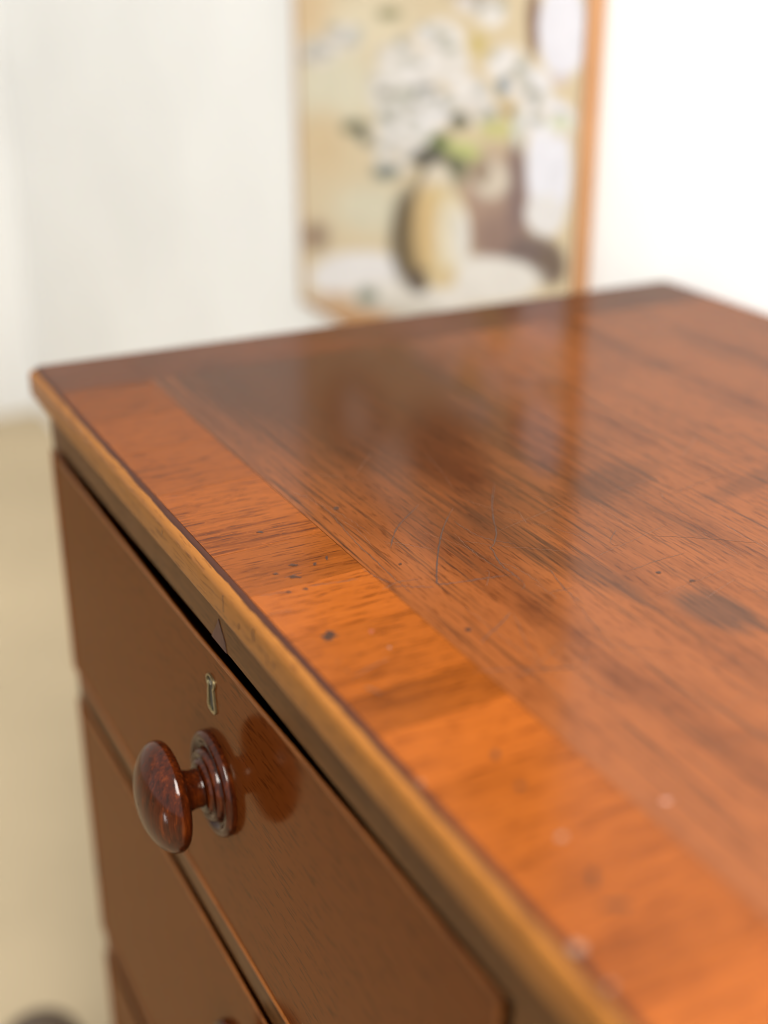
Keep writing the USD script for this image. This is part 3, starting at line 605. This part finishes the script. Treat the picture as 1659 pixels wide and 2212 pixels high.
# the far end's own band, of darker strips; its grain runs along the chest
xs = [E0, .051, .135, .215, .31, .40, D - E0]
for i in range(len(xs) - 1):
    veneer(Polygon([(xs[i], -E0), (xs[i + 1], -E0), (xs[i + 1], -.054), (xs[i], -.054)]), m_end, "end_band_strip", label="dark strip of the band across the far end")
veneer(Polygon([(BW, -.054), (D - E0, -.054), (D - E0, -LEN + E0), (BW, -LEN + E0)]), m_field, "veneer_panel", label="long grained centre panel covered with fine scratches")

SURF = H + .00005


def ribbon(pts, width, z):
    p = bezier_round(pts, 3)
    seg = np.r_[0, np.cumsum(np.linalg.norm(np.diff(p, axis=0), axis=1))]
    n = max(8, int(seg[-1] / .0009))
    s = np.linspace(0, seg[-1], n)
    p = np.column_stack([np.interp(s, seg, p[:, 0]), np.interp(s, seg, p[:, 1])])
    p += (meshkit.noise(np.column_stack([p * 600, np.zeros(n)]), 3)[:, None] - .5) * .0009
    t = np.gradient(p, axis=0)
    t /= np.linalg.norm(t, axis=1)[:, None] + 1e-12
    nn = np.column_stack([-t[:, 1], t[:, 0]])
    wv = width * .5 * (0.35 + 1.1 * meshkit.noise(np.column_stack([p * 900, np.full(n, 7.0)]), 4)) * np.minimum(1, 6 * np.minimum(s, seg[-1] - s) / seg[-1] + .12)
    a, b = p + nn * wv[:, None], p - nn * wv[:, None]
    v = np.vstack([np.column_stack([a, np.full(n, z)]), np.column_stack([b, np.full(n, z)]), np.column_stack([a, np.full(n, z - .0004)]), np.column_stack([b, np.full(n, z - .0004)])])
    f = []
    for i in range(n - 1):
        f += [(i, n + i, n + i + 1), (i, n + i + 1, i + 1), (i, i + 1, 2 * n + i + 1), (i, 2 * n + i + 1, 2 * n + i), (n + i, 3 * n + i + 1, n + i + 1), (n + i, 3 * n + i, 3 * n + i + 1)]
    m = trimesh.Trimesh(v, f, process=False)
    return m


for k, (w, pts) in enumerate(SCRATCHES):
    obj("scratch", ribbon(pts, w * .0009, H + .000068 + k * .000001), m_scratch if k < 10 or k > 20 else m_hair, top, smooth=False)
# hair scratches along and across the grain of the centre panel
for k in range(64):
    x, y = rng.uniform(.055, .26), rng.uniform(-.50, -.22)
    a = rng.gauss(0.0, .22) + (rng.choice([-.7, .9, 1.3]) if rng.random() < .3 else 0)
    ln = rng.uniform(.008, .05)
    dx, dy = math.sin(a) * ln, math.cos(a) * ln
    bend = rng.uniform(-.003, .003)
    pts = [(x, y), (x + dx * .5 + bend, y + dy * .5 + bend * .3), (x + dx, y + dy)]
    if min(q[0] for q in pts) > .0525:
        obj("scratch", ribbon(pts, rng.uniform(.00010, .00022), H + .00001 + k * .0000007), m_hair, top, smooth=False)


def splotch(cx, cy, ax, ay, bx, by, z, k):
    n = 30
    t = np.arange(n) * 2 * math.pi / n
    r = .42 + 1.0 * meshkit.noise(np.column_stack([np.cos(t) * 2.6 + k * 3.3, np.sin(t) * 2.6, np.full(n, k * 1.7)]), 2)
    u, v = r * np.cos(t), r * np.sin(t)
    ring = np.column_stack([cx + u * ax + v * bx, cy + u * ay + v * by])
    m = trimesh.creation.extrude_polygon(Polygon(ring).buffer(0), .0005, engine="earcut")
    m.apply_translation([0, 0, z - .0005])
    return m


for k, (cx, cy, ax, ay, bx, by, kind) in enumerate(SPOTS):
    mat, nm = ((m_spot, "dark_spot"), (m_ring, "knot"), (m_chip, "pale_chip"), (m_fleck, "paint_fleck"))[kind]
    q = .75 if kind > 1 else 1.0
    obj(nm, splotch(cx, cy, ax * q, ay * q, bx * q, by * q, H + .000098 + k * .000001, k), mat, top, smooth=False)
for k in range(0):
    x, y = rng.uniform(.004, .049), rng.uniform(-.50, -.20)
    s = rng.uniform(.00015, .00042)
    obj("dark_spot", splotch(x, y, s * rng.uniform(1, 3.2), 0, 0, s, H + .0003 + k * .000003, k + 40), m_spot, top, smooth=False)

# nicks and short cracks in the moulded front edge
for (y, z0, z1) in ((-.318, -.0045, -.0120), (-.336, -.0090, -.0118), (-.3475, -.0060, -.0095), (-.350, -.0040, -.0080), (-.3595, -.0085, -.0125), (-.365, -.0090, -.0120), (-.246, -.0060, -.0085), (-.395, -.0100, -.0125), (-.43, -.0050, -.0100)):
    m = box(-.00485, -.0042, y - .00014, y + .00014, H + z1, H + z0)
    m.vertices[:, 1] += (m.vertices[:, 2] - H) * rng.uniform(-.25, .25)
    obj("nick", m, m_scratch, top, smooth=False)

# the carcass: frieze rail, rails between the drawers, stiles, sides, back, feet
FX = .004                                    # plane of the carcass front
YA, YB = -.006, -LEN + .006                  # its two ends
frieze = obj("frieze_rail", box(FX - .0006, FX + .02, YB + .0183, YA - .0183, H - .0435, H - .0262, .0006), m_rail, chest, smooth=30)
pm = trimesh.creation.extrude_polygon(Polygon([(-.2885, -.0308), (-.2862, -.0345), (-.2790, -.0432), (-.2965, -.0432), (-.2950, -.0385), (-.2915, -.0345)]), .0008, engine="earcut")
pm.vertices = np.column_stack([FX - .0010 + pm.vertices[:, 2], pm.vertices[:, 0], H + pm.vertices[:, 1]])
pm.fix_normals()
obj("veneer_loss", pm, m_patch, frieze, smooth=False, label="dark triangular patch of missing veneer")
obj("side_panel", box(FX + .0001, D - .02, YA - .018, YA, .09, H - .0262, .001), m_side, chest)
obj("side_panel", box(FX + .0001, D - .02, YB, YB + .018, .09, H - .0262, .001), m_side, chest)
obj("back_panel", box(D - .0197, D - .008, YB, YA, .09, H - .0262), m_dark, chest, smooth=False)
for (z0, z1, inner) in ((.2000, .2180, 0), (.4085, .4260, 0), (.640, .690, 0)):
    obj("drawer_rail", box(FX, FX + .03, YB + .0183, YA - .0183, H - z1, H - z0, .0015), m_rail, chest)
obj("centre_stile", box(FX + .0002, FX + .025, -.578, -.5155, H - .1998, H - .0437, .001), m_rail, chest, label="upright between the two short top drawers")
obj("dust_board", box(FX + .0305, D - .0205, YB + .019, YA - .019, H - .215, H - .203), m_dark, chest, smooth=False)
for fx, fy in ((.05, -.05), (.05, -LEN + .05), (D - .06, -.05), (D - .06, -LEN + .05)):
    foot = lathe([(0, 0), (.026, 0), (.030, .008), (.041, .03), (.043, .045), (.037, .062), (.027, .068), (.034, .074), (.036, .0895), (0, .0895)], 40)
    foot.apply_translation([fx, fy, 0])
    obj("bun_foot", foot, m_knob, chest)

knob_profile = [(0.0, -0.00107), (0.01044, -0.00107), (0.01088, 0.0), (0.01027, 0.00375), (0.00922, 0.00749), (0.0087, 0.01124), (0.00922, 0.01445), (0.01114, 0.01691), (0.01566, 0.0184), (0.02088, 0.01926), (0.02401, 0.02054), (0.02532, 0.02268), (0.0254, 0.02482), (0.02436, 0.02761), (0.02175, 0.0306), (0.01784, 0.03317), (0.01305, 0.03531), (0.00696, 0.0367), (0.0, 0.03713)]
rosette_profile = [(0, -0.0005), (0.0243, -0.0005), (0.0246, 0.001), (0.0245, 0.0028), (0.0236, 0.0042), (0.0222, 0.0048), (0.0206, 0.0044), (0.0192, 0.003), (0.0182, 0.0024), (0.0172, 0.003), (0.0168, 0.0052), (0.016, 0.0066), (0.0148, 0.007), (0.0136, 0.0064), (0.0128, 0.0062), (0.0122, 0.0082), (0.0105, 0.0092), (0, 0.0092)]


def lathe_out(profile, y, z, x, sides=80):
    p = np.array(profile)
    # round the profile lightly
    m = lathe(bezier_round(p, 2), sides)
    m.vertices = np.column_stack([x - m.vertices[:, 2], y + m.vertices[:, 0], z + m.vertices[:, 1]])
    if m.volume < 0:
        m.invert()
    return m


def drawer(y0, y1, zt0, zt1, zb, x0, x1, knobs, keyhole, label, worn=None):
    """A drawer front from y0 (far) to y1 (near); its top falls from zt1 to zt0, its face lies at x0 (far) .. x1 (near)."""
    B = .0022
    def face(y):
        t = (y - y0) / (y1 - y0)
        return x0 + (x1 - x0) * t
    def topz(y):
        t = (y - y0) / (y1 - y0)
        if worn is None:
            return zt0 + (zt1 - zt0) * t
        u = np.linspace(-.06, .06, 7)
        return float(np.mean(np.interp(t + u, *worn)))
    n = 24
    yy = np.linspace(y0 - B, y1 + B, n)
    rings = []
    for y in yy:
        f, zt = face(y), topz(y) - B
        rings.append(np.array([(f, y, H - zb + B), (f, y, H + zt), (f + .0005, y, H + zt), (f + .0006, y, H + zt - .030), (f + .020, y, H + zt - .030), (f + .020, y, H - zb + B)]))
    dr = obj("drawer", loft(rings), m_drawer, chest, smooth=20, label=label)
    # cockbead: four half round strips, standing a little proud
    def strip(a, b, horizontal):
        n, k = 30, 7
        rings = []
        for t in np.linspace(0, 1, n):
            c = np.array(a) * (1 - t) + np.array(b) * t
            ring = []
            if horizontal and a[2] > H - .1 and worn is not None:
                c = np.array([c[0], c[1], H + topz(c[1]) - B / 2])
            for q in np.linspace(0, math.pi, k):
                o, d = math.cos(q) * B / 2, math.sin(q) * B * .35
                ring.append((c[0] - .0002 - d, c[1] + (0 if horizontal else o), c[2] + (o if horizontal else 0)))
            lo = (c[0] + .0004, c[1] + (0 if horizontal else -B / 2), c[2] + (-B / 2 if horizontal else 0))
            hi = (c[0] + .0004, c[1] + (0 if horizontal else B / 2), c[2] + (B / 2 if horizontal else 0))
            rings.append(np.array(ring + [lo, hi]))
        m = loft(rings)
        d = (meshkit.fbm(m.vertices * 170, 3, 2) - .5) * .0009
        m.vertices[:, 2] += d
        return m
    h = B / 2
    for a, b, hor in (((face(y0), y0, H + topz(y0) - h), (face(y1), y1, H + topz(y1) - h), True), ((face(y0), y0, H - zb + h), (face(y1), y1, H - zb + h), True),
                      ((face(y0), y0 - h, H + topz(y0) - B), (face(y0), y0 - h, H - zb + B), False), ((face(y1), y1 + h, H + topz(y1) - B), (face(y1), y1 + h, H - zb + B), False)):
        obj("cockbead", strip(a, b, hor), m_bead, dr, smooth=40)
    for y, z in knobs:
        obj("knob_base", lathe_out(rosette_profile, y, H + z, face(y)), m_knob, dr, smooth=35, label="stepped round base of the knob")
        obj("knob", lathe_out(knob_profile, y, H + z, face(y)), m_knob, dr, smooth=60)
    for y, z in keyhole:
        esc = Point(0, .0072).buffer(.0046, 24).union(Polygon([(-.0026, .006), (.0026, .006), (.0042, -.0095), (.0032, -.0112), (0, -.0120), (-.0032, -.0112), (-.0042, -.0095)]).buffer(.0004))
        hole = Point(0, .0072).buffer(.0037, 24).union(Polygon([(-.0019, .006), (.0019, .006), (.0034, -.0094), (0, -.0108), (-.0034, -.0094)]))
        esc, hole = (shapely.affinity.scale(q, 1.05, .78, origin=(0, 0)) for q in (esc, hole))
        def put(shape, x_out, depth, name, mat, **kw):
            m = trimesh.creation.extrude_polygon(shape, depth, engine="earcut")
            m.vertices = np.column_stack([face(y) - x_out + m.vertices[:, 2], y - m.vertices[:, 0], H + z + m.vertices[:, 1]])
            m.fix_normals()
            return obj(name, m, mat, dr, smooth=20, **kw)
        put(esc.difference(hole), .0009, .0016, "escutcheon", m_brass, label="thin brass keyhole rim")
        put(hole, .00015, .0010, "keyhole", m_black)
        put(Point(0, .0052).buffer(.0010), .0006, .0009, "lock_pin", m_pin)
    return dr


KY, KZ = -.2770, -.1190
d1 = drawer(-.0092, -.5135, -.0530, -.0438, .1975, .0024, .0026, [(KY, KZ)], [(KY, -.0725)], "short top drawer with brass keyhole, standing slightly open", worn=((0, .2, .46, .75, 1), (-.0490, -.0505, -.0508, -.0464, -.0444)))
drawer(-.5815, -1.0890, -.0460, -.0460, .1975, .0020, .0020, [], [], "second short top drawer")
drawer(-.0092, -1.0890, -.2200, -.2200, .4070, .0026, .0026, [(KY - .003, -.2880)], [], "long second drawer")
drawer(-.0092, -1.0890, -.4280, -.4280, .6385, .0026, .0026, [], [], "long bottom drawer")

# ------------------------------------------------------------------ picture on the back wall
PX = XW - .010
pic = thing("framed_picture", "framed still life of white flowers in a cream vase, hanging on the white wall", "picture", (PX, .37, H + .2))
Y0, Y1, Z0, Z1 = .106, .637, -.156, .66      # opening of the frame
nu, nv = 260, 380
yy, zz = np.meshgrid(np.linspace(Y0, Y1, nu), np.linspace(Z0, Z1, nv), indexing="ij")
col = np.ones((nu, nv, 3)) * np.array(srgb("e2cfa6"))
P3 = np.stack([yy, zz, np.zeros_like(yy)], -1)
jit = (meshkit.fbm(P3 * 38, 3, 4) - .5) * .12
for (cy, cz, ay, az, by, bz, hx, soft) in PAINTED + MORE:
    inv = np.linalg.inv(np.array([[ay, by], [az, bz]]))
    d = np.stack([yy - cy, zz - cz], -1) @ inv.T
    r = np.linalg.norm(d, axis=-1) + jit
    t = np.clip((1 + .3 * soft - r) / max(soft, .05) , 0, 1)
    t = t * t * (3 - 2 * t)
    tone = 1 + (meshkit.fbm(P3 * 90 + cy * 50, 3, 8) - .5) * .22
    col = col * (1 - t[..., None]) + t[..., None] * np.array(srgb(hx)) * tone[..., None]
col = np.clip(col * PAINT, 0, 1)
v = np.stack([np.full(nu * nv, -.004), yy.ravel() - .37, zz.ravel() - .2], 1)
idx = np.arange(nu * nv).reshape(nu, nv)
a, b, c, d = idx[:-1, :-1].ravel(), idx[1:, :-1].ravel(), idx[1:, 1:].ravel(), idx[:-1, 1:].ravel()
f = np.vstack([np.stack([a, c, b], 1), np.stack([a, d, c], 1)])
m_paint = usdkit.material(stage, "/World/Looks/oil_paint", {"at": ("attribute", {"attribute": "paint"}), "tc": ("texture_coordinate", {}), "n": ("noise_texture", {"scale": 300.0, "detail": 4.0}), "b": ("bump", {"strength": .3, "distance": .001}),
                          "p": ("principled_bsdf", {"roughness": .45})}, [("at.color", "p.base_color"), ("tc.object", "n.vector"), ("n.fac", "b.height"), ("b.normal", "p.normal")], surface="p.BSDF")
cm = usdkit.mesh(stage, path_for("canvas", pic), (v, f), m_paint, smooth=False)
UsdGeom.PrimvarsAPI(cm).CreatePrimvar("paint", Sdf.ValueTypeNames.Color3fArray, "vertex").Set(Vt.Vec3fArray.FromNumpy(col.reshape(-1, 3).astype(np.float32)))
obj("backing_board", box(-.0025, .0095, Y0 - .37, Y1 - .37, Z0 - .2, Z1 - .2), m_dark, pic, smooth=False)
FWD = .007
for (ya, yb, za, zb) in ((Y0 - FWD, Y0, Z0 - FWD, Z1 + FWD), (Y1, Y1 + FWD, Z0 - FWD, Z1 + FWD), (Y0 + .0001, Y1 - .0001, Z0 - FWD, Z0), (Y0 + .0001, Y1 - .0001, Z1, Z1 + FWD)):
    obj("frame_bar", box(-.006, .0095, ya - .37, yb - .37, za - .2, zb - .2, .003), m_gilt, pic)

# ------------------------------------------------------------------ a dark round thing on the floor, cut by the picture's lower edge
blob = lathe(bezier_round([(0, 0), (.04, 0), (.052, .012), (.052, .04), (.042, .062), (.022, .074), (0, .077)], 3), 40)
blob.apply_scale(.82)
blob.apply_translation([-.012, .250, 0])
tag(obj("rounded_object", blob, m_blob), label="small dark brown rounded object on the floor beyond the chest", category="ornament")
